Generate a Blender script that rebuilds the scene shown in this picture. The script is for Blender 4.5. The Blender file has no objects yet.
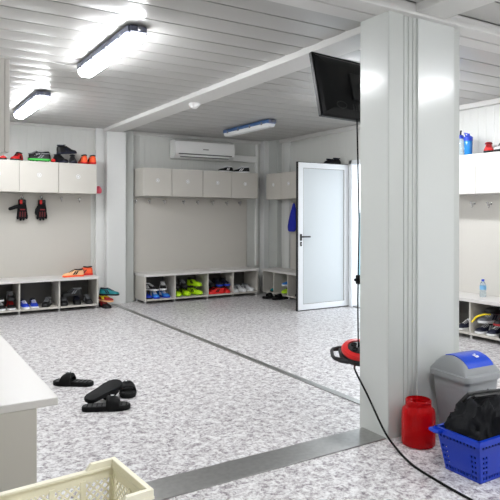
import bpy, bmesh, math, random
from mathutils import Vector, Matrix, Euler
random.seed(7)
PI = math.pi
scene = bpy.context.scene
COL = scene.collection

# ------------------------------------------------------------------ camera, world, light, exposure
cam_d = bpy.data.cameras.new('camera')
cam = bpy.data.objects.new('camera', cam_d)
COL.objects.link(cam)
cam.location = (0, 0, 1.23)
cam.rotation_mode = 'QUATERNION'
YAW, ROLL = math.radians(31.63), 0.0015
cam.rotation_quaternion = (Euler((PI/2, 0, -YAW), 'XYZ').to_quaternion() @ Euler((0, 0, ROLL), 'XYZ').to_quaternion())
cam_d.sensor_width = 36
cam_d.sensor_fit = 'HORIZONTAL'
cam_d.lens = 586.2 / 500 * 36
cam_d.shift_y = -(250 - 214.7) / 500
cam_d.clip_start = 0.02
scene.camera = cam

world = bpy.data.worlds.new('world')
scene.world = world
world.use_nodes = True
world.node_tree.nodes['Background'].inputs[0].default_value = (0.86, 0.93, 1.0, 1)
world.node_tree.nodes['Background'].inputs[1].default_value = 1.25

LAMP_STRENGTH = 26.0
scene.view_settings.view_transform = 'Standard'
scene.view_settings.look = 'None'
scene.view_settings.gamma = 1
scene.view_settings.use_curve_mapping = False
scene.view_settings.exposure = 1.38

# ------------------------------------------------------------------ materials
def srgb(r, g, b):
    f = lambda c: c/12.92 if c <= 0.04045 else ((c+0.055)/1.055)**2.4
    return (f(r/255), f(g/255), f(b/255), 1)

def mat(name, rgb, rough=0.5, metal=0.0, noise=0.0, nscale=20, bump=0.0, bscale=60, emit=0.0, trans=0.0, spec=0.5, coat=0.0):
    m = bpy.data.materials.new(name)
    m.use_nodes = True
    nt = m.node_tree
    b = nt.nodes['Principled BSDF']
    c = srgb(*rgb)
    b.inputs['Base Color'].default_value = c
    b.inputs['Roughness'].default_value = rough
    b.inputs['Metallic'].default_value = metal
    b.inputs['Specular IOR Level'].default_value = spec
    b.inputs['Coat Weight'].default_value = coat
    if trans:
        b.inputs['Transmission Weight'].default_value = trans
    if emit:
        b.inputs['Emission Color'].default_value = c
        b.inputs['Emission Strength'].default_value = emit
    if noise or bump:
        tc = nt.nodes.new('ShaderNodeTexCoord')
    if noise:
        n = nt.nodes.new('ShaderNodeTexNoise')
        n.inputs['Scale'].default_value = nscale
        n.inputs['Detail'].default_value = 4
        nt.links.new(tc.outputs['Object'], n.inputs['Vector'])
        r = nt.nodes.new('ShaderNodeValToRGB')
        r.color_ramp.elements[0].position = 0.3
        r.color_ramp.elements[1].position = 0.7
        r.color_ramp.elements[0].color = tuple(x*(1-noise) for x in c[:3]) + (1,)
        r.color_ramp.elements[1].color = tuple(min(1, x*(1+noise)) for x in c[:3]) + (1,)
        nt.links.new(n.outputs['Fac'], r.inputs['Fac'])
        nt.links.new(r.outputs['Color'], b.inputs['Base Color'])
    if bump:
        n2 = nt.nodes.new('ShaderNodeTexNoise')
        n2.inputs['Scale'].default_value = bscale
        n2.inputs['Detail'].default_value = 5
        nt.links.new(tc.outputs['Object'], n2.inputs['Vector'])
        bp = nt.nodes.new('ShaderNodeBump')
        bp.inputs['Strength'].default_value = bump
        bp.inputs['Distance'].default_value = 0.01
        nt.links.new(n2.outputs['Fac'], bp.inputs['Height'])
        nt.links.new(bp.outputs['Normal'], b.inputs['Normal'])
    return m

def ribbed(name, rgb, axis, period, rough=0.4, strength=0.35):
    m = mat(name, rgb, rough)
    nt = m.node_tree
    tc = nt.nodes.new('ShaderNodeTexCoord')
    w = nt.nodes.new('ShaderNodeTexWave')
    w.wave_type = 'BANDS'
    w.bands_direction = axis
    w.wave_profile = 'SIN'
    w.inputs['Scale'].default_value = 2*PI/20/period
    nt.links.new(tc.outputs['Object'], w.inputs['Vector'])
    rp = nt.nodes.new('ShaderNodeValToRGB')
    rp.color_ramp.elements[0].position = 0.0
    rp.color_ramp.elements[1].position = 0.16
    nt.links.new(w.outputs['Fac'], rp.inputs['Fac'])
    bp = nt.nodes.new('ShaderNodeBump')
    bp.inputs['Strength'].default_value = strength
    bp.inputs['Distance'].default_value = 0.006
    nt.links.new(rp.outputs['Color'], bp.inputs['Height'])
    nt.links.new(bp.outputs['Normal'], nt.nodes['Principled BSDF'].inputs['Normal'])
    return m

def floor_material():
    m = mat('speckled_vinyl', (190, 188, 188), 0.33)
    nt = m.node_tree
    b = nt.nodes['Principled BSDF']
    tc = nt.nodes.new('ShaderNodeTexCoord')
    def noise(scale, detail, rough, off):
        mp = nt.nodes.new('ShaderNodeMapping')
        mp.inputs['Location'].default_value = off
        nt.links.new(tc.outputs['Object'], mp.inputs['Vector'])
        n = nt.nodes.new('ShaderNodeTexNoise')
        n.inputs['Scale'].default_value = scale
        n.inputs['Detail'].default_value = detail
        n.inputs['Roughness'].default_value = rough
        n.inputs['Distortion'].default_value = 0.6
        nt.links.new(mp.outputs[0], n.inputs['Vector'])
        return n
    n1 = noise(24, 5, 0.7, (0, 0, 0))
    n2 = noise(62, 3, 0.6, (7, 3, 0))
    mx = nt.nodes.new('ShaderNodeMath'); mx.operation = 'MULTIPLY_ADD'
    nt.links.new(n2.outputs['Fac'], mx.inputs[0]); mx.inputs[1].default_value = 0.7
    nt.links.new(n1.outputs['Fac'], mx.inputs[2])
    r = nt.nodes.new('ShaderNodeValToRGB')
    els = r.color_ramp.elements
    els[0].position = 0.66; els[0].color = srgb(116, 108, 114)
    els[1].position = 1.0; els[1].color = srgb(233, 232, 232)
    for p, c in ((0.74, (160, 153, 157)), (0.81, (190, 186, 187)), (0.88, (211, 209, 209))):
        e = els.new(p); e.color = srgb(*c)
    nt.links.new(mx.outputs[0], r.inputs['Fac'])
    nt.links.new(r.outputs['Color'], b.inputs['Base Color'])
    return m

M = {
 'floor': floor_material(),
 'wall_x': ribbed('wall_panel_x', (212, 213, 209), 'X', 0.095),
 'wall_y': ribbed('wall_panel_y', (212, 213, 209), 'Y', 0.095),
 'white': mat('white_paint', (218, 219, 217), 0.3),
 'gloss': mat('gloss_white_sheet', (210, 213, 210), 0.2),
 'profile': mat('matt_white_profile', (194, 197, 193), 0.5),
 'ceil': mat('ceiling_sheet', (176, 175, 172), 0.3),
 'gap': mat('panel_gap', (36, 35, 34), 0.8),
 'beam': mat('beam_paint', (214, 213, 210), 0.4),
 'board': mat('backing_board', (196, 192, 184), 0.55),
 'lam': mat('grey_laminate', (198, 194, 186), 0.42),
 'lamtop': mat('bench_laminate', (214, 211, 208), 0.35),
 'lamlit': mat('lit_laminate', (224, 222, 218), 0.42),  # grey laminate lightened, strong light right of the pillar painted into its colour
 'boardlit': mat('lit_backing_board', (210, 207, 200), 0.55),  # same backing board, brightened in colour to stand in for stronger light
 'edge': mat('board_edge', (150, 146, 142), 0.6),
 'inner': mat('shaded_laminate', (86, 84, 81), 0.6),  # laminate darkened, the shade inside the compartments is in its colour
 'steel': mat('brushed_steel', (168, 168, 166), 0.34, 0.85, noise=0.08, nscale=40),
 'chrome': mat('chrome', (215, 215, 215), 0.2, 1.0),
 'alu': mat('white_aluminium', (236, 239, 242), 0.28),
 'doorpanel': mat('door_panel', (206, 212, 215), 0.25),
 'black': mat('black_plastic', (20, 20, 22), 0.4),
 'tvblack': mat('tv_black', (4, 4, 6), 0.35, spec=0.3),
 'rubber': mat('black_rubber', (8, 8, 9), 0.7, spec=0.25),
 'cloth': mat('black_cloth', (8, 10, 15), 0.75, bump=0.25, bscale=60, spec=0.3),
 'acwhite': mat('air_conditioner_white', (238, 238, 236), 0.3),
 'acdark': mat('vent_dark', (70, 72, 74), 0.6),
 'housing': mat('lamp_housing', (112, 116, 136), 0.45),
 'bluehousing': mat('blue_lamp_housing', (72, 108, 160), 0.45),
 'lampgrey': mat('lamp_housing_grey', (120, 122, 130), 0.45),
 'lit': mat('lit_diffuser', (250, 252, 255), 0.4, emit=LAMP_STRENGTH),
 'unlit': mat('unlit_diffuser', (232, 234, 234), 0.3),
 'red': mat('red_plastic', (214, 24, 26), 0.35),
 'bin': mat('grey_bin_plastic', (158, 161, 163), 0.42),
 'binblue': mat('blue_flap_plastic', (4, 70, 205), 0.3),
 'basket': mat('blue_basket_plastic', (0, 54, 186), 0.35),
 'cream': mat('cream_crate_plastic', (250, 245, 222), 0.45),
 'mark': mat('white_print', (240, 242, 245), 0.5),
 'blue_cloth': mat('blue_cloth', (22, 38, 170), 0.8, bump=0.25, bscale=90),
 'outside': mat('pale_blue_cladding', (150, 190, 200), 0.7),
 'ground': mat('outside_ground', (170, 172, 170), 0.9, noise=0.1),
 'water': mat('clear_bottle', (225, 238, 246), 0.08, trans=0.85),
 'bottleblue': mat('blue_bottle_plastic', (40, 150, 232), 0.2, trans=0.35),
 'capblue': mat('blue_cap', (20, 62, 190), 0.35),
 'paper': mat('bottle_sleeve', (120, 178, 220), 0.5),
 'pink': mat('pink_cloth', (232, 92, 112), 0.8),
}
# translucent red jug
def jug_material():
    m = mat('translucent_red', (238, 20, 28), 0.08, trans=0.7)
    m.node_tree.nodes['Principled BSDF'].inputs['IOR'].default_value = 1.25
    return m
M['jug'] = jug_material()
SH = {}
def shoemat(key, rgb, rough=0.55):
    if key not in SH:
        SH[key] = mat('shoe_' + key, rgb, rough)
    return SH[key]
for k, c in dict(black=(12, 12, 14), white=(232, 233, 234), red=(222, 30, 30), darkred=(150, 22, 28), wine=(104, 16, 22), orange=(255, 96, 44), peach=(246, 190, 140),
                 green=(56, 178, 66), lime=(188, 236, 22), blue=(24, 60, 190), navy=(15, 20, 46), sky=(40, 120, 205), teal=(16, 128, 134),
                 grey=(128, 130, 134), yellow=(240, 216, 30), cream=(236, 214, 180), lining=(24, 24, 28)).items():
    shoemat(k, c)

# ------------------------------------------------------------------ mesh builders
class MB:
    def __init__(s):
        s.bm = bmesh.new(); s.mats = []
    def mi(s, m):
        if m not in s.mats: s.mats.append(m)
        return s.mats.index(m)
    def _new(s, faces, m):
        i = s.mi(m)
        for f in faces:
            f.material_index = i; f.smooth = True
    def box(s, lo, hi, m, bev=0.0, seg=2, mtx=None):
        x0, y0, z0 = lo; x1, y1, z1 = hi
        vs = [s.bm.verts.new(p) for p in ((x0,y0,z0),(x1,y0,z0),(x1,y1,z0),(x0,y1,z0),(x0,y0,z1),(x1,y0,z1),(x1,y1,z1),(x0,y1,z1))]
        fs = [s.bm.faces.new([vs[i] for i in q]) for q in ((3,2,1,0),(4,5,6,7),(0,1,5,4),(1,2,6,5),(2,3,7,6),(3,0,4,7))]
        s._new(fs, m)
        for f in fs: f.smooth = False
        if mtx is not None:
            bmesh.ops.transform(s.bm, matrix=mtx, verts=vs)
        if bev:
            es = list({e for f in fs for e in f.edges})
            r = bmesh.ops.bevel(s.bm, geom=es, offset=bev, segments=seg, profile=0.5, affect='EDGES')
            s._new(r['faces'], m)
            for f in r['faces']: f.smooth = False
        return s
    def rings(s, rings, m, cap0=True, cap1=True, closed=True):
        n = len(rings[0])
        vr = [[s.bm.verts.new(p) for p in r] for r in rings]
        fs = []
        for a, b in zip(vr, vr[1:]):
            for k in range(n if closed else n-1):
                fs.append(s.bm.faces.new((a[k], a[(k+1) % n], b[(k+1) % n], b[k])))
        if cap0 and closed: fs.append(s.bm.faces.new(list(reversed(vr[0]))))
        if cap1 and closed: fs.append(s.bm.faces.new(vr[-1]))
        s._new(fs, m)
        return s
    def tube(s, path, r, m, n=10, closed_path=False):
        P = [Vector(p) for p in path]
        rad = r if isinstance(r, (list, tuple)) else [r]*len(P)
        rings = []
        N = len(P)
        up = None
        for i, p in enumerate(P):
            if closed_path: t = P[(i+1) % N] - P[i-1]
            else: t = P[min(i+1, N-1)] - P[max(i-1, 0)]
            t.normalize()
            if up is None:
                up = Vector((0, 0, 1)) if abs(t.z) < 0.9 else Vector((1, 0, 0))
            u = up - t*up.dot(t)
            if u.length < 1e-4: u = t.orthogonal()
            u.normalize(); up = u
            v = t.cross(u)
            rings.append([p + (u*math.cos(2*PI*k/n) + v*math.sin(2*PI*k/n))*rad[i] for k in range(n)])
        if closed_path:
            rings.append(rings[0])
            s.rings(rings, m, False, False)
            bmesh.ops.remove_doubles(s.bm, verts=s.bm.verts, dist=1e-6)
        else:
            s.rings(rings, m)
        return s
    def lathe(s, prof, m, n=24, c=(0, 0, 0), cap0=True, cap1=True):
        rings = [[Vector((c[0]+r*math.cos(2*PI*k/n), c[1]+r*math.sin(2*PI*k/n), c[2]+z)) for k in range(n)] for r, z in prof]
        return s.rings(rings, m, cap0, cap1)
    def cyl(s, p0, p1, r, m, n=14):
        return s.tube([p0, p1], r, m, n)
    def prism(s, poly, z0, z1, m, mtx=None, bev=0.0):
        a = [s.bm.verts.new((x, y, z0)) for x, y in poly]
        b = [s.bm.verts.new((x, y, z1)) for x, y in poly]
        n = len(poly)
        fs = [s.bm.faces.new((a[k], a[(k+1) % n], b[(k+1) % n], b[k])) for k in range(n)]
        fs.append(s.bm.faces.new(list(reversed(a)))); fs.append(s.bm.faces.new(b))
        s._new(fs, m)
        if mtx is not None: bmesh.ops.transform(s.bm, matrix=mtx, verts=a+b)
        if bev:
            es = list({e for f in fs[-2:] for e in f.edges})
            r = bmesh.ops.bevel(s.bm, geom=es, offset=bev, segments=2, profile=0.5, affect='EDGES')
            s._new(r['faces'], m)
        return s
    def ball(s, c, r, m, sx=1, sy=1, sz=1, n=16):
        prof = []
        rings = []
        for i in range(1, n//2):
            a = PI*i/(n//2)
            rings.append([Vector((c[0]+sx*r*math.sin(a)*math.cos(2*PI*k/n), c[1]+sy*r*math.sin(a)*math.sin(2*PI*k/n), c[2]-sz*r*math.cos(a))) for k in range(n)])
        return s.rings(rings, m)
    def build(s, name, parent=None, loc=None, rot=None, smooth=40):
        bmesh.ops.recalc_face_normals(s.bm, faces=s.bm.faces)
        me = bpy.data.meshes.new(name)
        s.bm.to_mesh(me); s.bm.free()
        for m in s.mats: me.materials.append(m)
        if smooth:
            flags = [p.use_smooth for p in me.polygons]
            me.set_sharp_from_angle(angle=math.radians(smooth))
            for p, fl_ in zip(me.polygons, flags): p.use_smooth = fl_
        else:
            for p in me.polygons: p.use_smooth = False
        o = bpy.data.objects.new(name, me)
        COL.objects.link(o)
        if parent is not None: o.parent = parent
        if loc is not None: o.location = loc
        if rot is not None: o.rotation_euler = rot
        return o

def tag(o, label, cat, group=None, kind=None):
    o['label'] = label; o['category'] = cat
    if group: o['group'] = group
    if kind: o['kind'] = kind
    return o

def thing(name, label, cat, loc=(0, 0, 0), rot=(0, 0, 0), group=None, kind=None):
    o = bpy.data.objects.new(name, None)
    COL.objects.link(o)
    o.location = loc; o.rotation_euler = rot
    o.empty_display_size = 0.1
    return tag(o, label, cat, group, kind)

def dup(root, loc, rot, label, group=None):
    r = root.copy(); COL.objects.link(r)
    r.location = loc; r.rotation_euler = rot
    r['label'] = label
    if group: r['group'] = group
    for ch in list(root.children):
        c = ch.copy(); COL.objects.link(c); c.parent = r
        for g in list(ch.children):
            d = g.copy(); COL.objects.link(d); d.parent = c
    return r

ORD = ['first', 'second', 'third', 'fourth', 'fifth', 'sixth', 'seventh', 'eighth', 'ninth', 'tenth']

# ------------------------------------------------------------------ room dimensions
YB, XL, XR, ZC = 7.97, 0.10, 5.27, 2.41
XN, YN = -1.3, -2.6           # the nearer containers reach back past the camera
YJ = 2.44                     # joint between the near and far containers
D0, D1, DZ = 5.06, 5.985, 1.90

# ------------------------------------------------------------------ structure
tag(MB().box((XN, YN, -0.08), (XR+0.08, YB+0.08, 0), M['floor']).build('floor'), 'speckled grey and white vinyl floor of the changing room', 'floor', kind='structure')

b = MB()
b.box((XN, YN, ZC+0.02), (XR, YB, ZC+0.10), M['gap'])
def ceiling_strips(x0, x1, y0, y1, pitch):
    y = y0
    while y < y1 - 0.02:
        e = min(y + pitch - 0.013, y1)
        n = 4
        prof = []
        for k in range(n+1):
            t = k/n
            prof.append((y + (e-y)*t, ZC - 0.004*math.sin(PI*t)))
        rings = [[Vector((x, py, pz)) for x in (x0, x1)] + [Vector((x, py, ZC+0.025)) for x in (x1, x0)] for py, pz in prof]
        b.rings(rings, M['ceil'])
        y += pitch
ceiling_strips(XN, 2.62, YN, YJ, 0.245)
ceiling_strips(2.62, XR, YN, YJ, 0.245)
ceiling_strips(XL, 2.62, YJ, YB, 0.225)
ceiling_strips(2.62, XR, YJ, YB, 0.245)
tag(b.build('ceiling', smooth=30), 'grey-white sheet metal ceiling of long narrow panels', 'ceiling', kind='structure')

T = 0.08
tag(MB().box((XL-T, YB, 0), (XR+T, YB+T, ZC+0.1), M['wall_x']).build('wall_back'), 'far off-white ribbed panel wall behind the benches and cabinets', 'wall', kind='structure')
b = MB()
b.box((XR, D1, 0), (XR+T, YB, ZC+0.1), M['wall_y'])
b.box((XR, YN, 0), (XR+T, D0, ZC+0.1), M['wall_y'])
b.box((XR, D0, DZ+0.05), (XR+T, D1, ZC+0.1), M['wall_y'])
tag(b.build('wall_right'), 'off-white panel wall with the open door on the right', 'wall', kind='structure')
tag(MB().box((XL-T, YJ+0.05, 0), (XL, YB, ZC+0.1), M['wall_y']).build('wall_left'), 'off-white panel wall behind the near white bench on the left', 'wall', kind='structure')
b = MB()
b.box((XN-T, YN-T, 0), (XN, YJ+0.13, ZC+0.1), M['wall_y'])
b.box((XN, YJ+0.05, 0), (XL-T, YJ+0.13, ZC+0.1), M['wall_x'])
tag(b.build('wall_near_left'), 'off-white panel wall beside the viewer', 'wall', kind='structure')
tag(MB().box((XN, YN-T, 0), (XR+T, YN, ZC+0.1), M['wall_x']).build('wall_front'), 'off-white panel wall behind the viewer', 'wall', kind='structure')

# beams under the ceiling
BX0, BX1, BZ = 2.50, 2.74, 2.362
tag(MB().box((BX0, 2.56, BZ), (BX1, YB, ZC+0.02), M['beam'], 0.006).build('trim_1'), 'white ceiling beam running from the pillar back to the far wall', 'beam', kind='structure')
tag(MB().box((BX0, YN, BZ), (BX1, 2.30, ZC+0.02), M['beam'], 0.006).build('trim_2'), 'white ceiling beam running forward from the pillar towards the viewer', 'beam', kind='structure')
b = MB()
b.box((XN, 2.30, 2.347), (XR, 2.425, ZC+0.02), M['beam'], 0.005)
b.box((XN, 2.435, 2.347), (XR, 2.56, ZC+0.02), M['beam'], 0.005)
tag(b.build('trim_3'), 'white cross beam over the pillar where the cabins join', 'beam', kind='structure')

# pillar of clustered cabin corner posts
b = MB()
b.box((2.325, 2.335, 0), (2.435, 2.56, 2.349), M['gloss'], 0.004)
b.box((2.328, 2.332, 0), (2.437, 2.338, 2.349), M['profile'])
b.box((2.43, 2.347, 0), (2.56, 2.56, 2.349), M['profile'])
for x in (2.455, 2.49, 2.525):
    b.box((x, 2.342, 0), (x+0.016, 2.355, 2.349), M['profile'], 0.002)
b.box((2.558, 2.335, 0), (2.868, 2.56, 2.349), M['gloss'], 0.004)
b.box((2.86, 2.36, 0), (2.945, 2.56, 2.349), M['profile'], 0.004)
tag(b.build('trim_4'), 'thick glossy white pillar of joined corner posts on the right', 'pillar', kind='structure')

# posts on the back wall
b = MB()
b.box((2.52, 7.80, 0), (2.79, YB, BZ), M['white'], 0.006)
b.box((2.79, 7.88, 0), (2.93, YB, ZC), M['profile'], 0.004)
b.box((2.40, 7.90, 0), (2.52, YB, ZC), M['white'], 0.004)
tag(b.build('trim_5'), 'white boxed post between the two bench rows on the far wall', 'post', kind='structure')
b = MB()
b.box((5.09, 7.84, 0), (5.185, YB, ZC), M['white'], 0.006)
b.box((5.185, 7.605, 0), (XR, YB, ZC), M['profile'], 0.004)
b.box((5.235, 7.36, 0), (XR, 7.48, ZC), M['white'], 0.004)
tag(b.build('trim_6'), 'white corner post where the far wall meets the door wall', 'post', kind='structure')
tag(MB().box((0.5, YB-0.015, 0.40), (2.345, YB, 1.496), M['board']).build('trim_7'), 'beige grey backing board behind the gloves', 'panel', kind='structure')
tag(MB().box((2.965, YB-0.015, 0.38), (4.84, YB, 1.472), M['board']).build('trim_8'), 'beige grey backing board behind the long middle bench', 'panel', kind='structure')
b = MB()
b.box((XR-0.015, 6.08, 0.38), (XR, 7.35, 1.462), M['board'])
b.box((XR-0.015, 2.62, 0.38), (XR, 4.98, 1.438), M['boardlit'])
tag(b.build('trim_9'), 'beige grey backing boards on the door wall', 'panel', kind='structure')
# ceiling cove along the tops of the walls
b = MB()
b.box((2.79, YB-0.05, ZC-0.05), (XR, YB, ZC), M['beam'], 0.008)
b.box((XL, YB-0.04, ZC-0.03), (2.52, YB, ZC), M['beam'], 0.008)
b.box((XR-0.06, 2.56, ZC-0.055), (XR, YB-0.05, ZC), M['beam'], 0.008)
b.box((XR-0.06, YN, ZC-0.055), (XR, 2.30, ZC), M['beam'], 0.008)
tag(b.build('trim_10'), 'white cove trim along the tops of the far and door walls', 'trim', kind='structure')
# floor strips
tag(MB().box((2.595, 2.54, 0), (2.65, 7.80, 0.006), M['steel'], 0.002).build('trim_11'), 'narrow metal joint strip running across the floor to the far post', 'floor strip', kind='structure')
b = MB()
b.box((XL-0.05, 2.345, 0), (XR, 2.535, 0.006), M['steel'], 0.002)
tag(b.build('trim_12'), 'wide metal threshold strip on the floor beside the pillar', 'threshold', kind='structure')

# outside the door
b = MB()
b.box((XR+T, 3.0, -0.12), (14, 14, -0.04), M['ground'])
tag(b.build('ground_outside'), 'pale ground outside the open door', 'ground', kind='structure')
b = MB()
for k in range(40):
    b.box((8.4, 4.0+k*0.2, -0.04), (8.45, 4.19+k*0.2, 1.27), M['outside'], 0.01)
tag(b.build('cladding_fence'), 'pale blue panel fence outside the open door', 'fence', kind='structure')

# ------------------------------------------------------------------ door
door = thing('door_1', 'open white aluminium door with black handle on the right wall', 'door', (XR, D1, 0), kind='structure')
W_ = 0.835
f = MB()
fy0, fy1 = 0.03, 0.075
x1, x0 = -0.005, -0.005-W_
def dbar(lo, hi): f.box(lo, hi, M['alu'], 0.004)
dbar((x0, fy0, 0.012), (x0+0.075, fy1, DZ)); dbar((x1-0.075, fy0, 0.012), (x1, fy1, DZ))
dbar((x0+0.07, fy0, 0.012), (x1-0.07, fy1, 0.085)); dbar((x0+0.07, fy0, DZ-0.07), (x1-0.07, fy1, DZ))
leaf = f.build('leaf_frame', door)
MB().box((x0+0.072, fy0+0.012, 0.082), (x1-0.072, fy1-0.01, DZ-0.067), M['doorpanel']).build('leaf_panel', door)
g = MB()
g.box((x0+0.072, fy0+0.006, 0.082), (x0+0.082, fy0+0.014, DZ-0.067), M['edge']); g.box((x1-0.082, fy0+0.006, 0.082), (x1-0.072, fy0+0.014, DZ-0.067), M['edge'])
g.box((x0+0.082, fy0+0.006, 0.082), (x1-0.082, fy0+0.014, 0.09), M['edge']); g.box((x0+0.082, fy0+0.006, DZ-0.075), (x1-0.082, fy0+0.014, DZ-0.067), M['edge'])
g.build('glazing_bead', door)
g = MB()
g.box((x0-0.009, fy0+0.01, 0.012), (x0, fy1, DZ+0.008), M['black']); g.box((x0-0.009, fy0+0.01, DZ), (x1, fy1, DZ+0.008), M['black']); g.box((x0-0.009, fy0+0.004, 0.002), (x1, fy1, 0.012), M['black'])
g.build('seal', door)
h = MB()
h.box((x0+0.02, fy0-0.008, 0.90), (x0+0.05, fy0, 0.985), M['black'], 0.004)
h.cyl((x0+0.035, fy0-0.045, 0.95), (x0+0.035, fy0, 0.95), 0.009, M['black'])
h.box((x0+0.026, fy0-0.056, 0.94), (x0+0.155, fy0-0.038, 0.96), M['black'], 0.006)
h.build('door_handle', door)
h = MB()
h.box((x0+0.022, fy0-0.007, 0.83), (x0+0.05, fy0, 0.885), M['black'], 0.004)
h.cyl((x0+0.036, fy0-0.011, 0.858), (x0+0.036, fy0, 0.858), 0.009, M['chrome'])
h.build('lock', door)
for z in (0.25, 1.0, 1.65):
    MB().cyl((x1+0.002, fy0-0.010, z-0.05), (x1+0.002, fy0-0.010, z+0.05), 0.011, M['alu']).build('hinge', door)
fr = MB()
fr.box((-0.03, -0.055, 0), (T+0.02, 0.0, DZ+0.055), M['alu'], 0.004)
fr.box((-0.03, D0-D1, 0), (T+0.02, D0-D1+0.055, DZ+0.055), M['alu'], 0.004)
fr.box((-0.03, D0-D1, DZ), (T+0.02, 0.0, DZ+0.055), M['alu'], 0.004)
fr.box((-0.005, D0-D1+0.05, 0), (T, -0.05, 0.02), M['steel'])
fr.build('door_frame', door)

# ------------------------------------------------------------------ benches
def bench(label, L, D, H, divs, loc, rot, legs=True):
    """local: x along the length, y from front (0) to wall (D), z up"""
    t = thing('shoe_bench', label, 'bench', loc, rot)
    MB().box((-0.012, -0.015, H-0.035), (L+0.012, D, H), M['lamtop'], 0.004).build('bench_top', t)
    zb = 0.065
    for x in (0, L-0.02):
        MB().box((x, 0, zb-0.02), (x+0.02, D-0.005, H-0.035), M['lam'], 0.002).build('side_panel', t)
    for d in divs:
        MB().box((d-0.009, 0.002, zb), (d+0.009, D-0.012, H-0.035), M['lam'], 0.002).build('divider', t)
    MB().box((0.02, 0, zb-0.02), (L-0.02, D-0.005, zb), M['lam'], 0.002).build('bottom_shelf', t)
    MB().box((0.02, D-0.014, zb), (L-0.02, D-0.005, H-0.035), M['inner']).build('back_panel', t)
    for x in [0.02] + list(divs) + [L-0.02]:
        for y in (0.03, D-0.05):
            MB().cyl((x, y, 0), (x, y, zb-0.02), 0.014, M['chrome'], 12).build('leg', t)
    return t
YF = 7.55; DB = YB - YF - 0.016
bL0 = 0.90
bench('grey shoe bench on the far wall under the hanging gloves', 2.33-bL0, DB, 0.425, [1.355-bL0, 1.833-bL0], (bL0, YF, 0), (0, 0, 0))
bench('long grey four-compartment shoe bench along the middle of the far wall', 4.80-2.97, DB, 0.412, [3.422-2.97, 3.941-2.97, 4.362-2.97], (2.97, YF, 0), (0, 0, 0))
# right-hand benches: length runs along -Y, front faces -X
bench('grey shoe bench in the far corner behind the open door', 1.46, 0.335, 0.405, [0.30, 0.66, 1.08], (4.895, 7.575, 0), (0, 0, -PI/2))
bench('grey shoe bench on the door wall behind the pillar and bin', 2.30, 0.355, 0.405, [0.30, 0.70, 1.18, 1.66], (4.895, 4.98, 0), (0, 0, -PI/2))

# near bench on the left wall (broad white top, plain end panel)
t = thing('shoe_bench', 'broad white bench in the left foreground beside the cream crate', 'bench', (XL, 2.60, 0))
MB().box((0.0, -0.005, 0.405), (0.526, 3.5, 0.44), M['lamtop'], 0.005).build('bench_top', t)
for y in (0.0, 1.15, 2.3, 3.46):
    MB().box((0.01, y, 0.045), (0.438, y+0.022, 0.405), M['lam'], 0.003).build('side_panel' if y in (0.0, 3.46) else 'divider', t)
MB().box((0.01, 0.022, 0.045), (0.42, 3.46, 0.065), M['lam'], 0.003).build('bottom_shelf', t)
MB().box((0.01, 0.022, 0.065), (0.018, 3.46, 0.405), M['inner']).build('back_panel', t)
for y in (0.05, 1.16, 2.31, 3.44):
    for x in (0.05, 0.38):
        MB().cyl((x, y, 0), (x, y, 0.045), 0.016, M['chrome'], 12).build('leg', t)

# ------------------------------------------------------------------ wall cabinets
def cabinet(label, w, d, h, loc, rot, group, mark=True, gap=0.007, m='lam'):
    t = thing('wall_cabinet', label, 'cabinet', loc, rot, group)
    c = MB()
    tk = 0.018
    c.box((0, 0.02, 0), (tk, d, h), M[m]); c.box((w-tk, 0.02, 0), (w, d, h), M[m])
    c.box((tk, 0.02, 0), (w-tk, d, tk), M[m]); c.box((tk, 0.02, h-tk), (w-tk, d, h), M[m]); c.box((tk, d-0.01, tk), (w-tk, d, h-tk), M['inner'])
    c.build('cabinet_body', t)
    dr = MB().box((gap/2, 0, 0.002), (w-gap/2, 0.018, h-0.002), M[m], 0.0015).build('cabinet_door', t)
    if mark:
        k = MB()
        k.tube([(w/2+0.024*math.cos(2*PI*i/20), -0.002, h*0.56+0.024*math.sin(2*PI*i/20)) for i in range(20)], 0.003, M['mark'], 6, True)
        k.box((w/2-0.008, -0.004, h*0.56-0.012), (w/2+0.008, 0, h*0.56+0.012), M['mark'])
        k.build('number_disc', dr)
    return t
edges = [0.43, 0.88, 1.354, 1.826, 2.317]
names = ['leftmost wall cabinet of the far left row, mostly out of frame', 'grey wall cabinet on the far left, under the red shoes',
         'grey wall cabinet directly above the red and black gloves', 'grey wall cabinet under the orange shoes, next to the white post']
for i in range(1, 4):
    cabinet(names[i], edges[i+1]-edges[i], YB-7.585, 0.388, (edges[i], 7.58, 1.508-0.003*i), (0, 0, 0), 'grey wall cabinets above the gloves', i > 0)
edges = [2.952, 3.382, 3.869, 4.350, 4.815]
nm = ['leftmost of the four grey cabinets below the air conditioner', 'second from left of the four grey cabinets below the air conditioner',
      'third from left of the four grey cabinets below the air conditioner', 'rightmost of the four grey cabinets, under the black and white shoes']
for i in range(4):
    cabinet(nm[i], edges[i+1]-edges[i], YB-7.585, 0.388, (edges[i], 7.58, 1.487-0.003*i), (0, 0, 0), 'grey wall cabinets below the air conditioner')
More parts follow.
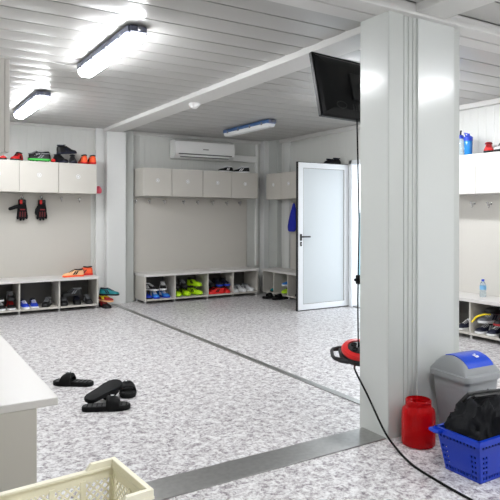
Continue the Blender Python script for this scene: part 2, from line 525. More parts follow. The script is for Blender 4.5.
# door-wall cabinets (front faces -X, length along -Y)
ye = [7.595, 7.19, 6.80, 6.42, 6.085]
nm = ['grey cabinet on the door wall nearest the far corner', 'second grey cabinet from the far corner, above the blue cloth', 'grey cabinet on the door wall partly hidden by the open door', 'grey cabinet on the door wall wholly behind the open door']
for i in range(4):
    cabinet(nm[i], ye[i]-ye[i+1], 0.262, 0.395, (4.97, ye[i], 1.465), (0, 0, -PI/2), 'grey cabinets behind the door')
ye = [4.75, 4.27, 3.787, 3.30, 2.82]
nm = ['brightly lit cabinet wholly behind the pillar', 'brightly lit cabinet beside the pillar under the blue bottle', 'brightly lit cabinet under the red shoes at the right edge', 'brightly lit cabinet beyond the right edge']
for i in range(1, 3):
    cabinet(nm[i], ye[i]-ye[i+1], 0.295, 0.40, (4.97, ye[i], 1.442), (0, 0, -PI/2), 'bright cabinets right of the pillar', i == 2, m='lamlit')

# cabinet hanging over the near bench at the left edge
cabinet('grey cabinet end at the left edge above the near white bench', 0.50, 0.325, 0.39, (0.427, 2.60, 1.487), (0, 0, PI/2), None)

# ------------------------------------------------------------------ coat hooks
def make_hook():
    t = thing('coat_hook', '', 'hook')
    MB().lathe([(0.016, 0), (0.016, 0.004), (0.009, 0.006)], M['chrome'], 14).build('back_plate', t, rot=(PI/2, 0, 0))
    k = MB()
    k.tube([(0, -0.004, 0), (0, -0.03, -0.006), (0, -0.05, -0.022), (0, -0.058, -0.006), (0, -0.056, 0.006)], 0.006, M['chrome'], 8)
    k.ball((0, -0.055, 0.010), 0.014, M['chrome'])
    k.tube([(0, -0.02, -0.004), (0, -0.03, -0.035), (0, -0.044, -0.045)], 0.005, M['chrome'], 8)
    k.build('prong', t)
    return t
hook0 = make_hook()
hl = [(1.17, 1.445, 'chrome coat hook at the far left edge, left of both gloves'), (1.447, 1.455, 'coat hook holding the left glove with its thumb out'), (1.687, 1.455, 'coat hook holding the right red and black glove'),
      (1.945, 1.441, 'first empty coat hook right of the gloves'), (2.183, 1.436, 'empty coat hook near the white post, second right of the gloves')]
first = True
def put_hook(loc, rot, label, group):
    global first
    if first:
        hook0.location = loc; hook0.rotation_euler = rot; hook0['label'] = label; hook0['group'] = group; first = False
        return hook0
    return dup(hook0, loc, rot, label, group)
for x, z, lb in hl:
    put_hook((x, YB-0.016, z), (0, 0, 0), lb, 'coat hooks above the left bench')
for i, x in enumerate((2.975, 3.187, 3.42, 3.725, 3.957, 4.213, 4.459, 4.694)):
    put_hook((x, YB-0.016, 1.43-0.002*i), (0, 0, 0), f'{ORD[i]} coat hook from the left under the four middle cabinets', 'coat hooks above the middle bench')
put_hook((XR-0.016, 4.02, 1.352), (0, 0, -PI/2), 'coat hook under the bright cabinets, nearer the pillar', 'coat hooks right of the pillar')
put_hook((XR-0.016, 3.82, 1.345), (0, 0, -PI/2), 'coat hook under the bright cabinets, farther right of the pillar', 'coat hooks right of the pillar')
put_hook((XR-0.016, 7.17, 1.40), (0, 0, -PI/2), 'coat hook holding the blue cloth beside the door', 'coat hooks behind the door')

# ------------------------------------------------------------------ lamps
def lamp(label, x, y0, y1, on, wid=0.135):
    t = thing('ceiling_lamp', label, 'lamp', (x, y0, ZC), (0, 0, 0), 'long waterproof ceiling lamps')
    L = y1 - y0
    hw = wid/2
    HM = M['housing'] if on else M['bluehousing']
    h = MB()
    prof = [(-hw, 0.0), (-hw, -0.035), (-hw+0.012, -0.045), (hw-0.012, -0.045), (hw, -0.035), (hw, 0.0)]
    rings = [[Vector((px*s, y, -0.012 + pz)) for px, pz in prof] for y, s in ((0, 0.9), (0.02, 1), (L-0.02, 1), (L, 0.9))]
    h.rings(rings, HM)
    for y in (0.25*L, 0.75*L):
        h.box((-0.03, y-0.03, -0.014), (0.03, y+0.03, 0.0), M['lampgrey'])
    h.build('lamp_housing', t)
    d = MB()
    mm = M['lit'] if on else M['unlit']
    prof = [(-hw*0.93, -0.055), (-hw*0.9, -0.075), (-hw*0.6, -0.098), (hw*0.6, -0.098), (hw*0.9, -0.075), (hw*0.93, -0.055)]
    rings = [[Vector((px*s, y, pz)) for px, pz in prof] for y, s in ((0.012, 0.85), (0.03, 1), (L-0.03, 1), (L-0.012, 0.85))]
    d.rings(rings, mm)
    d.build('diffuser', t)
    for i, fy in enumerate((0.12, 0.37, 0.63, 0.88)):
        for sx in (-1, 1):
            c = MB()
            c.box((sx*hw-0.006, fy*L-0.014, -0.066), (sx*hw+0.006, fy*L+0.014, -0.03), M['lampgrey'], 0.002)
            c.build('clip', t)
    e = MB()
    e.box((-hw*0.75, -0.022, -0.052), (hw*0.75, 0.004, -0.014), M['housing'], 0.004)
    e.cyl((0, -0.045, -0.03), (0, -0.02, -0.03), 0.014, M['lampgrey'])
    e.build('cable_entry', t)
    return t
lamp('lit ceiling lamp nearest the viewer in the left bay', 1.315, 3.47, 4.62, True)
lamp('lit ceiling lamp farther back near the far left cabinets', 1.255, 5.78, 7.02, True)
lamp('unlit blue-housed ceiling lamp near the air conditioner', 4.005, 5.99, 7.12, False)
lamp('lit ceiling lamp in the near right bay', 4.05, 0.1, 1.3, True)
lamp('lit ceiling lamp in the near left bay', 1.30, 0.1, 1.3, True)
lamp('lit ceiling lamp of the far right bay, hidden behind the pillar', 4.02, 3.47, 4.62, True)
lamp('added unseen ceiling lamp farther behind the viewer on the right', 4.05, -2.1, -0.9, True)  # extra lamp added out of view to brighten the right side

# ------------------------------------------------------------------ air conditioner, trunking, detector
ac = thing('air_conditioner', 'white wall-mounted air conditioner above the middle cabinets', 'air conditioner', (3.52, YB, 2.055))
prof = [(-0.015, 0.02), (-0.02, 0.27), (-0.15, 0.272), (-0.20, 0.245), (-0.215, 0.12), (-0.20, 0.05), (-0.13, 0.0), (-0.015, 0.0)]
MB().rings([[Vector((x, y, z)) for y, z in prof] for x in (0, 0.98)], M['acwhite']).build('casing', ac, smooth=30)
MB().box((0.05, -0.22, 0.055), (0.93, -0.20, 0.066), M['acdark']).build('panel_gap', ac)
MB().box((0.09, -0.198, 0.018), (0.89, -0.15, 0.024), M['acdark'], mtx=None).build('air_outlet', ac)
MB().box((0.09, -0.205, 0.026), (0.89, -0.192, 0.05), M['acwhite'], 0.003).build('louvre', ac)
MB().box((0.44, -0.219, 0.13), (0.53, -0.209, 0.145), M['edge']).build('badge', ac)
tag(MB().box((4.50, YB-0.09, 2.06), (4.993, YB, 2.155), M['acwhite'], 0.006).build('pipe_trunking'), 'white pipe trunking running right from the air conditioner', 'trunking')
tag(MB().box((4.995, YB-0.035, 0.42), (5.035, YB, 2.358), M['acwhite'], 0.004).build('cable_conduit'), 'thin white vertical conduit left of the far corner', 'conduit')
sd = thing('smoke_detector', 'small round white smoke detector on the ceiling beam', 'smoke detector', (2.645, 5.38, BZ))
MB().lathe([(0.055, 0), (0.057, -0.015), (0.05, -0.03)], M['acwhite'], 24).build('base_ring', sd)
MB().lathe([(0.042, -0.03), (0.04, -0.042), (0.022, -0.052), (0.005, -0.053)], M['acwhite'], 24).build('sensor_dome', sd)

# ------------------------------------------------------------------ television seen from behind
tl = Vector((2.232, 2.898, 2.247))
wx = Vector((math.cos(.1193), math.sin(.1193), 0)); dn = Vector((0.0255, -0.2107, -0.977)).normalized()
nb = wx.cross(dn).normalized()          # points ... to the viewer side
if nb.y > 0: nb = -nb
R = Matrix((wx, nb, -dn)).transposed()
tv = thing('television', 'black flat television hung high behind the pillar, seen from its back', 'television', (0, 0, 0))
tv.matrix_world = Matrix.Translation(tl) @ R.to_4x4()
# local: x along width, y towards the viewer (the back of the set), z up
MB().box((0, -0.03, -0.42), (0.72, 0.0, 0), M['tvblack'], 0.006).build('bezel', tv)
MB().box((0.015, -0.0315, -0.405), (0.705, -0.029, -0.015), mat('dark_screen', (6, 7, 9), 0.12)).build('screen', tv)
bk = MB()
def rr(x0, x1, z0, z1, y): return [Vector((x0, y, z0)), Vector((x1, y, z0)), Vector((x1, y, z1)), Vector((x0, y, z1))]
bk.rings([rr(0.012, 0.708, -0.408, -0.012, -0.002), rr(0.03, 0.69, -0.395, -0.03, 0.014), rr(0.09, 0.63, -0.37, -0.09, 0.034)], M['tvblack'])
bk.build('back_cover', tv, smooth=20)
sp = MB()
for x in (0.16, 0.56):
    sp.tube([(x+0.045*math.cos(2*PI*i/20), 0.030, -0.345+0.022*math.sin(2*PI*i/20)) for i in range(20)], 0.006, M['black'], 6, True)
for i in range(9):
    sp.box((0.26+i*0.024, 0.03, -0.37), (0.272+i*0.024, 0.037, -0.33), M['black'])
sp.build('speaker_vents', tv)
MB().box((0.27, 0.03, -0.30), (0.47, 0.045, -0.12), M['black'], 0.004).build('mount_plate', tv)
a = MB()
a.tube([(0.37, 0.04, -0.2), (0.37, 0.14, -0.18), (0.37, 0.30, -0.12)], 0.02, M['black'], 10)
a.build('mount_arm', tv)

# ------------------------------------------------------------------ cable reel hanging from its cord
RC = Vector((2.466, 2.729, 0.398))
nrm = Vector((-0.20, -0.34, 0.91)).normalized()
ux = nrm.cross(Vector((0, 1, 0)))
side = Vector((-0.854, 0.521, 0)); side = (side - nrm*side.dot(nrm)).normalized()     # handle direction
fw = nrm.cross(side)
reel = thing('cable_reel', 'red and black extension cable reel hanging beside the pillar', 'cable reel')
reel.matrix_world = Matrix.Translation(RC) @ Matrix((side, fw, nrm)).transposed().to_4x4() @ Matrix.Scale(0.87, 4)
MB().lathe([(0.085, -0.058), (0.118, -0.053), (0.122, -0.03), (0.118, -0.012)], M['black'], 36).build('drum', reel)
MB().lathe([(0.116, -0.012), (0.119, 0.0), (0.108, 0.018), (0.078, 0.024), (0.074, 0.012)], M['red'], 36).build('red_cover', reel)
hub = MB().lathe([(0.073, 0.0), (0.072, 0.018), (0.060, 0.022)], M['black'], 32).build('socket_plate', reel)
for k in range(4):
    a0 = PI/4 + k*PI/2
    s_ = MB().lathe([(0.021, 0.02), (0.021, 0.028), (0.017, 0.028), (0.016, 0.023)], M['rubber'], 18, (0.04*math.cos(a0), 0.04*math.sin(a0), 0)).build('socket', hub)
hd = MB()
hd.tube([(0.075, 0.075, -0.045), (0.13, 0.068, -0.04), (0.172, 0.05, -0.036), (0.182, 0.03, -0.035), (0.182, -0.03, -0.035), (0.172, -0.05, -0.036), (0.13, -0.068, -0.04), (0.075, -0.075, -0.045)], [0.02, 0.018, 0.014, 0.013, 0.013, 0.014, 0.018, 0.02], M['black'], 10)
hd.box((0.10, -0.065, -0.05), (0.132, 0.065, -0.028), M['black'], 0.004)
hd.build('carrying_handle', reel)
cd = MB()
top = RC + nrm*0.02
cd.tube([top, top+Vector((-0.002, 0, 0.06)), Vector((2.466, 2.733, 0.7)), Vector((2.478, 2.735, 1.2)), Vector((2.49, 2.77, 1.83))], 0.0045, M['rubber'], 8)
cd.build('power_cord')
o = bpy.data.objects['power_cord']; tag(o, 'thin black power cord dropping from the television to the reel', 'cord')
p = MB(); p.box((-0.011, -0.014, -0.028), (0.011, 0.014, 0.028), M['rubber'], 0.005)
p.box((-0.03, -0.006, -0.008), (0.0, 0.006, 0.008), M['rubber'], 0.003)
p.build('cord_joint', o, loc=(2.469, 2.733, 0.83))

def spline(pts, n=8):
    P = [Vector(p) for p in pts]; out = []
    for i in range(len(P)-1):
        p0, p1, p2, p3 = P[max(i-1, 0)], P[i], P[i+1], P[min(i+2, len(P)-1)]
        for k in range(n):
            t = k/n
            out.append(0.5*((2*p1) + (p2-p0)*t + (2*p0-5*p1+4*p2-p3)*t*t + (-p0+3*p1-3*p2+p3)*t**3))
    out.append(P[-1]); return out
c = MB()
c.tube(spline([(2.476, 2.742, 0.338), (2.43, 2.70, 0.318), (2.37, 2.655, 0.325), (2.304, 2.565, 0.315), (2.294, 2.46, 0.215), (2.272, 2.31, 0.07), (2.262, 2.215, 0.012), (2.19, 2.043, 0.006), (2.158, 1.893, 0.006), (2.133, 1.661, 0.006), (2.12, 1.3, 0.006), (2.2, 0.8, 0.006), (2.6, 0.3, 0.006)]), 0.0058, M['rubber'], 8)
tag(c.build('extension_cable'), 'black cable running from the reel past the pillar across the floor', 'cable')

# ------------------------------------------------------------------ red jug
jug = thing('plastic_jar', 'translucent red wide-mouth plastic jar standing at the pillar foot', 'jar', (2.422, 2.205, 0))
outer = [(0.074, 0.0), (0.086, 0.006), (0.089, 0.02), (0.089, 0.17), (0.084, 0.192), (0.068, 0.206), (0.064, 0.212), (0.064, 0.222), (0.068, 0.226), (0.068, 0.238), (0.064, 0.242)]
inner = [(r-0.004, max(z, 0.005)) for r, z in reversed(outer)]
MB().lathe(outer + inner, M['jug'], 36, cap0=True, cap1=True).build('jar_body', jug)
j = MB()
for z in (0.214, 0.220):
    j.tube([(0.066*math.cos(2*PI*i/32), 0.066*math.sin(2*PI*i/32), z) for i in range(32)], 0.002, M['jug'], 6, True)
j.build('neck_ring', jug)
tag(MB().box((2.422+0.015, 2.205-0.072, 0.009), (2.422+0.05, 2.205-0.037, 0.028), M['black'], 0.004).build('black_cap'), 'small black cap lying in the bottom of the red jar', 'cap')

# ------------------------------------------------------------------ swing-top bin
def rrect(w, d, r, z, n=5, cx=0, cy=0):
    out = []
    for qx, qy, a0 in ((1, 1, 0), (-1, 1, PI/2), (-1, -1, PI), (1, -1, 1.5*PI)):
        for k in range(n+1):
            a = a0 + PI/2*k/n
            out.append(Vector((cx+qx*(w/2-r)+r*math.cos(a), cy+qy*(d/2-r)+r*math.sin(a), z)))
    return out
bn = thing('swing_bin', 'grey swing-top bin with blue flap standing against the pillar', 'bin', (2.738, 2.155, 0), (0, 0, math.radians(-3)))
MB().rings([rrect(0.20, 0.19, 0.03, 0.0), rrect(0.21, 0.20, 0.03, 0.01), rrect(0.268, 0.255, 0.035, 0.345), rrect(0.268, 0.255, 0.035, 0.350)], M['bin']).build('bin_body', bn)
MB().rings([rrect(0.275, 0.262, 0.036, 0.335), rrect(0.291, 0.278, 0.04, 0.337), rrect(0.295, 0.282, 0.042, 0.352), rrect(0.291, 0.278, 0.04, 0.366), rrect(0.275, 0.262, 0.036, 0.372)], M['bin']).build('lid_rim', bn)
# lid: arch running along x, with slanting grey cheeks
def arch(hd, hh, n=18, e=1.35):
    pts = []
    for k in range(n+1):
        a = PI*k/n
        cy, sz = -math.cos(a), math.sin(a)
        pts.append((hd*math.copysign(abs(cy)**(2/e/1.25), cy), hh*abs(sz)**0.8))
    return pts
lidm = MB()
stations = [(-0.138, 0.126, 0.010), (-0.130, 0.124, 0.045), (-0.115, 0.120, 0.075), (-0.098, 0.117, 0.090), (0.098, 0.117, 0.090), (0.115, 0.120, 0.075), (0.130, 0.124, 0.045), (0.138, 0.126, 0.010)]
lidm.rings([[Vector((x, y, 0.368+z)) for y, z in arch(hd_, hh_)] for x, hd_, hh_ in stations], M['bin'])
lidm.build('lid_dome', bn)
fl = MB()
ap = arch(0.1195, 0.094)
ap = [q for q in ap[2:13]]
outer = [[Vector((x, y, 0.368+z)) for y, z in ap] for x in (-0.112, 0.112)]
fl.rings([[Vector((x, y, 0.3685+z)) for y, z in ap] + [Vector((x, y*0.9, 0.368+z*0.9)) for y, z in reversed(ap)] for x in (-0.097, -0.094, 0.094, 0.097)], M['binblue'])
flap = fl.build('swing_flap', bn)
# white tidy-up mark printed on the flap
yq, zq = ap[4]; y2, z2 = ap[5]
tang = Vector((0, y2-yq, z2-zq)).normalized(); nr = Vector((0, -tang.z, tang.y))
if nr.z < 0: nr = -nr
mk = MB()
mm4 = Matrix.Translation(Vector((0.02, yq, 0.3685+zq)) + nr*0.0025) @ Matrix((Vector((1, 0, 0)), tang, nr)).transposed().to_4x4()
mk.box((-0.012, -0.006, 0), (-0.002, 0.012, 0.002), M['mark'], mtx=mm4 @ Matrix.Rotation(0.3, 4, 'Z'))
mk.box((0.004, -0.012, 0), (0.016, 0.002, 0.002), M['mark'], mtx=mm4 @ Matrix.Rotation(-0.4, 4, 'Z'))
mk.box((-0.014, -0.02, 0), (0.002, -0.01, 0.002), M['mark'], mtx=mm4)
mk.box((0.004, 0.008, 0), (0.012, 0.017, 0.002), M['mark'], mtx=mm4)
mk.build('printed_symbol', flap)

# ------------------------------------------------------------------ shopping basket
def perforated(corners, us, vs, hole, m, name, parent, th=0.004):
    """corners: bl, br, tr, tl of a wall; cells where hole(i,j) are left open"""
    bl, br, tr, tl_ = [Vector(c) for c in corners]
    s = MB()
    vv = {}
    def V(i, j):
        if (i, j) not in vv:
            u, v = us[i], vs[j]
            vv[(i, j)] = s.bm.verts.new((bl*(1-u)+br*u)*(1-v) + (tl_*(1-u)+tr*u)*v)
        return vv[(i, j)]
    fs = []
    for i in range(len(us)-1):
        for j in range(len(vs)-1):
            if hole(i, j): continue
            fs.append(s.bm.faces.new((V(i, j), V(i+1, j), V(i+1, j+1), V(i, j+1))))
    s._new(fs, m)
    o = s.build(name, parent, smooth=0)
    md = o.modifiers.new('thickness', 'SOLIDIFY'); md.thickness = th; md.offset = 0
    return o
bs = thing('shopping_basket', 'blue plastic shopping basket full of black clothes', 'basket', (2.30, 1.725, 0))
BW, BD, BH = 0.36, 0.195, 0.205          # bottom size, rim height
fl_x, fl_y = 0.040, 0.022                  # flare of the ends and sides
B = [Vector((0, 0, 0.004)), Vector((BW, 0, 0.004)), Vector((BW, BD, 0.004)), Vector((0, BD, 0.004))]
Tp = [Vector((-fl_x, -fl_y, BH)), Vector((BW+fl_x*0.6, -fl_y, BH)), Vector((BW+fl_x*0.6, BD+fl_y, BH)), Vector((-fl_x, BD+fl_y, BH))]
def slots(nslot, edge=0.05):
    us = [0, edge]
    w = (1-2*edge)/nslot
    for k in range(nslot):
        us += [edge+w*(k+0.55), edge+w*(k+1)]
    return us[:-1] + [1-edge*0.9, 1]
vsx = [0, 0.05, 0.13, 0.19, 0.26, 0.32, 0.38, 0.44, 0.50, 0.56, 0.62, 0.68, 0.80, 0.87, 1]
def hole_factory(n):
    def hole(i, j):
        if i % 2 == 0 or i == 0 or i >= n-2: return False
        if j in (1, 12): return True
        col = (i-1)//2
        ncol = (n-2)//2
        if j in (3, 5, 7, 9) and (col < 2 or col >= ncol-2): return True
        return False
    return hole
for a_, b_, n_ in ((0, 1, 17), (1, 2, 10), (2, 3, 17), (3, 0, 11)):
    us = slots(n_)
    perforated((B[a_], B[b_], Tp[b_], Tp[a_]), us, vsx, hole_factory(len(us)), M['basket'], 'side_wall', bs)
MB().box((0, 0, 0), (BW, BD, 0.006), M['basket'], 0.002).build('basket_floor', bs)
rm = MB()
ring = [Tp[0], Tp[1], Tp[2], Tp[3]]
for k in range(4):
    p0, p1 = ring[k], ring[(k+1) % 4]
    d = (p1-p0).normalized(); n_ = d.cross(Vector((0, 0, 1)))
    q = [p0-d*0.008, p1+d*0.008]
    rm.rings([[pt + n_*0.010 + Vector((0, 0, 0.004)), pt + n_*0.010 + Vector((0, 0, -0.022)), pt + n_*0.005 + Vector((0, 0, -0.022)), pt - n_*0.006 + Vector((0, 0, 0.004))] for pt in q], M['basket'])
rm.build('rim', bs)
gp = MB()
gp.tube([(-fl_x, BD+fl_y-0.035, BH-0.012), (-fl_x-0.035, BD+fl_y-0.035, BH-0.006), (-fl_x-0.04, BD+fl_y-0.02, BH-0.006), (-fl_x-0.035, BD+fl_y+0.008, BH-0.006), (-fl_x+0.02, BD+fl_y+0.010, BH-0.012)], 0.010, M['basket'], 8)
gp.build('end_grip', bs)
hn = MB()
hn.tube([(0.085, BD+0.018, BH), (0.06, BD-0.02, BH+0.10), (0.07, 0.12, BH+0.165), (0.16, 0.105, BH+0.165), (0.28, 0.10, BH+0.155), (0.34, 0.11, BH+0.12), (0.34, BD+0.018, BH)], 0.010, M['black'], 8)
hn.build('handle', bs)
hn = MB()
hn.tube([(0.10, BD+0.018, BH), (0.07, BD-0.03, BH+0.10), (0.085, 0.095, BH+0.158), (0.17, 0.078, BH+0.158), (0.29, 0.075, BH+0.148), (0.33, 0.095, BH+0.11), (0.32, BD+0.018, BH)], 0.009, M['black'], 8)
hn.build('handle', bs)

def lumpy(name, label, cat, c, size, seed, m, parent=None, amp=0.30, group=None, res=72):
    from mathutils import noise as nz
    s = MB()
    rings = []
    n = res
    for i in range(1, n//2):
        a = PI*i/(n//2)
        ring = []
        for k in range(n):
            th = 2*PI*k/n
            d = Vector((math.sin(a)*math.cos(th), math.sin(a)*math.sin(th), -math.cos(a)))
            q = d*2.2 + Vector((seed*3.1, seed*1.7, seed))
            f = 1 + amp*nz.noise(q) + amp*0.55*(0.5-abs(nz.noise(q*2.3))*2) + amp*0.45*(0.4-abs(nz.noise(q*4.7))*2) + amp*0.15*nz.noise(q*11)
            ring.append(Vector((c[0]+d.x*size[0]*f, c[1]+d.y*size[1]*f, max(c[2]-size[2]*0.8, c[2]+d.z*size[2]*f))))
        rings.append(ring)
    s.rings(rings, m)
    o = s.build(name, parent, smooth=70)
    if parent is None: tag(o, label, cat, group)
    return o
from mathutils import noise as NZ
hp = MB()
rings = []
n = 96
c0 = Vector((2.30+BW/2, 1.725+BD/2, 0))
for i in range(34):
    t = i/33
    z = 0.02 + 0.30*t if t < 0.5 else 0.17 + 0.16*math.sin((t-0.5)*PI)
    zf = min(1, z/BH)
    ix, iy = BW/2+fl_x*0.6*zf-0.014, BD/2+fl_y*zf-0.013
    if t < 0.5: k = 1.0
    else: k = max(0.02, math.cos((t-0.5)*PI)**0.62)*1.12
    ring = []
    for j in range(n):
        th = 2*PI*j/n
        cx_, sy_ = math.cos(th), math.sin(th)
        e = 0.42
        px = ix*k*math.copysign(abs(cx_)**e, cx_); py = iy*k*math.copysign(abs(sy_)**e, sy_)
        p = Vector((px, py, z))
        q = p*9
        fold = 0.5-abs(NZ.noise(Vector((q.x*1.7, q.y*2.0, q.z*2.2))))*2
        f2 = 0.5-abs(NZ.noise(Vector((q.x*3.3+4, q.y*3.0, q.z*3.6))))*2
        disp = 0.045*NZ.noise(q*0.8) + 0.038*fold + 0.022*f2
        d = Vector((px, py, max(0, z-0.16)*1.4))
        d = d.normalized() if d.length > 1e-5 else Vector((0, 0, 1))
        amp_ = 0 if z < BH-0.02 else min(1, (z-BH+0.02)/0.035)
        p = p + d*disp*amp_ + Vector((0, 0, 0.045*amp_*NZ.noise(Vector((px*7+3, py*7, 1)))))
        if z < BH: p.x = max(-ix, min(ix, p.x)); p.y = max(-iy, min(iy, p.y))
        ring.append(p + c0)
    rings.append(ring)
hp.rings(rings, M['cloth'])
tag(hp.build('clothes_pile', smooth=80), 'crumpled heap of black clothes filling the blue basket', 'clothes', kind='stuff')

def lumpy(name, label, cat, c, size, seed, m, amp=0.2, res=24):
    s = MB()
    rings = []
    for i in range(1, res//2):
        a = PI*i/(res//2)
        ring = []
        for k in range(res):
            th = 2*PI*k/res
            d = Vector((math.sin(a)*math.cos(th), math.sin(a)*math.sin(th), -math.cos(a)))
            q = d*2.2 + Vector((seed*3.1, seed*1.7, seed))
            f = 1 + amp*NZ.noise(q) + amp*0.6*(0.5-abs(NZ.noise(q*2.3))*2)
            ring.append(Vector((c[0]+d.x*size[0]*f, c[1]+d.y*size[1]*f, max(c[2]-size[2]*0.8, c[2]+d.z*size[2]*f))))
        rings.append(ring)
    s.rings(rings, m)
    return tag(s.build(name, smooth=70), label, cat)

# ------------------------------------------------------------------ cream crate
ang = math.atan2(2.181-2.222, 0.331-0.746) + PI
cr = thing('plastic_crate', 'cream plastic lattice crate on the floor in the left foreground', 'crate', (0.748, 2.222, 0), (0, 0, math.radians(4.3)))
CW, CD, CH = 0.60, 0.326, 0.255
def lattice(name, p0, p1, z0, z1, inward):
    """panel from p0 to p1 (xy), diamonds of crossing bars between solid bands"""
    p0 = Vector((p0[0], p0[1], 0)); p1 = Vector((p1[0], p1[1], 0))
    d = (p1-p0); L = d.length; d.normalize(); n = Vector(inward)
    s = MB()
    mt = Matrix((d, n, Vector((0, 0, 1)))).transposed().to_4x4(); mt.translation = p0
    th = 0.006
    def bx(x0, x1, za, zb, t0=0.0, t1=th): s.box((x0, t0, za), (x1, t1, zb), M['cream'], mtx=mt)
    bx(0, L, 0, 0.035); bx(0, L, z1-0.04, z1)
    npan = max(1, round(L/0.13))
    post = 0.02
    xs = [i*(L-post)/npan for i in range(npan+1)]
    for x in xs: bx(x, x+post, 0.03, z1-0.03, -0.002, th+0.004)
    for i in range(npan):
        a, b_ = xs[i]+post, xs[i+1]
        w, h = b_-a, (z1-0.04)-0.035
        st = 0.030
        for sgn in (1, -1):
            k = -int(h/st)-1
            while k*st < w:
                # line x = a + k*st + (z-0.035)*sgn
                if sgn > 0:
                    t0_ = max(0, -k*st); t1_ = min(h, w-k*st)
                    q0 = (a+k*st+t0_, 0.035+t0_); q1 = (a+k*st+t1_, 0.035+t1_)
                else:
                    t0_ = max(0, -k*st); t1_ = min(h, w-k*st)
                    q0 = (b_-k*st-t0_, 0.035+t0_); q1 = (b_-k*st-t1_, 0.035+t1_)
                if t1_ - t0_ > 0.004:
                    dx, dz = q1[0]-q0[0], q1[1]-q0[1]; l = math.hypot(dx, dz); ox, oz = -dz/l*0.0035, dx/l*0.0035
                    P = [(q0[0]+ox, q0[1]+oz), (q1[0]+ox, q1[1]+oz), (q1[0]-ox, q1[1]-oz), (q0[0]-ox, q0[1]-oz)]
                    y0_ = 0.001 if sgn > 0 else 0.0015
                    s.rings([[mt @ Vector((px, y0_, pz)) for px, pz in P], [mt @ Vector((px, y0_+0.004, pz)) for px, pz in P]], M['cream'])
                k += 1
    return s.build(name, cr, smooth=0)
lattice('lattice_side', (-CW, 0), (0, 0), 0, CH, (0, -1, 0))
lattice('lattice_side', (-CW, -CD), (0, -CD), 0, CH, (0, 1, 0))
lattice('lattice_side', (0, -CD+0.006), (0, -0.006), 0, CH, (-1, 0, 0))
lattice('lattice_side', (-CW, -CD+0.006), (-CW, -0.006), 0, CH, (1, 0, 0))
s = MB()
r0 = 0.014
for lo, hi in (((-CW-0.006, -0.016, CH-0.006), (0.008, 0.008, CH+0.006)), ((-CW-0.006, -CD-0.008, CH-0.006), (0.008, -CD+0.016, CH+0.006)),
               ((-0.016, -CD, CH-0.006), (0.008, 0, CH+0.006)), ((-CW-0.008, -CD, CH-0.006), (-CW+0.016, 0, CH+0.006))):
    s.box(lo, hi, M['cream'], 0.003)
# raised short sides with sloping shoulders on the long sides
for x in (-0.014, -CW-0.006):
    s.box((x, -CD-0.006, CH+0.002), (x+0.02, 0.006, CH+0.030), M['cream'], 0.003)
for y in (-0.013, -CD-0.006):
    for x0_, sg in ((-0.012, -1), (-CW+0.012, 1)):
        p = [(x0_, CH), (x0_+sg*0.108, CH), (x0_+sg*0.083, CH+0.029), (x0_, CH+0.029)]
        s.rings([[Vector((px, y, pz)) for px, pz in p], [Vector((px, y+0.018, pz)) for px, pz in p]], M['cream'])
s.build('crate_rim', cr, smooth=25)
s = MB()
s.box((-CW, -CD, 0), (0, 0, 0.004), M['cream'])
for k in range(12):
    s.box((-CW+0.01, -CD+0.03*k, 0.004), (-0.01, -CD+0.03*k+0.006, 0.012), M['cream'])
s.build('crate_floor', cr, smooth=0)

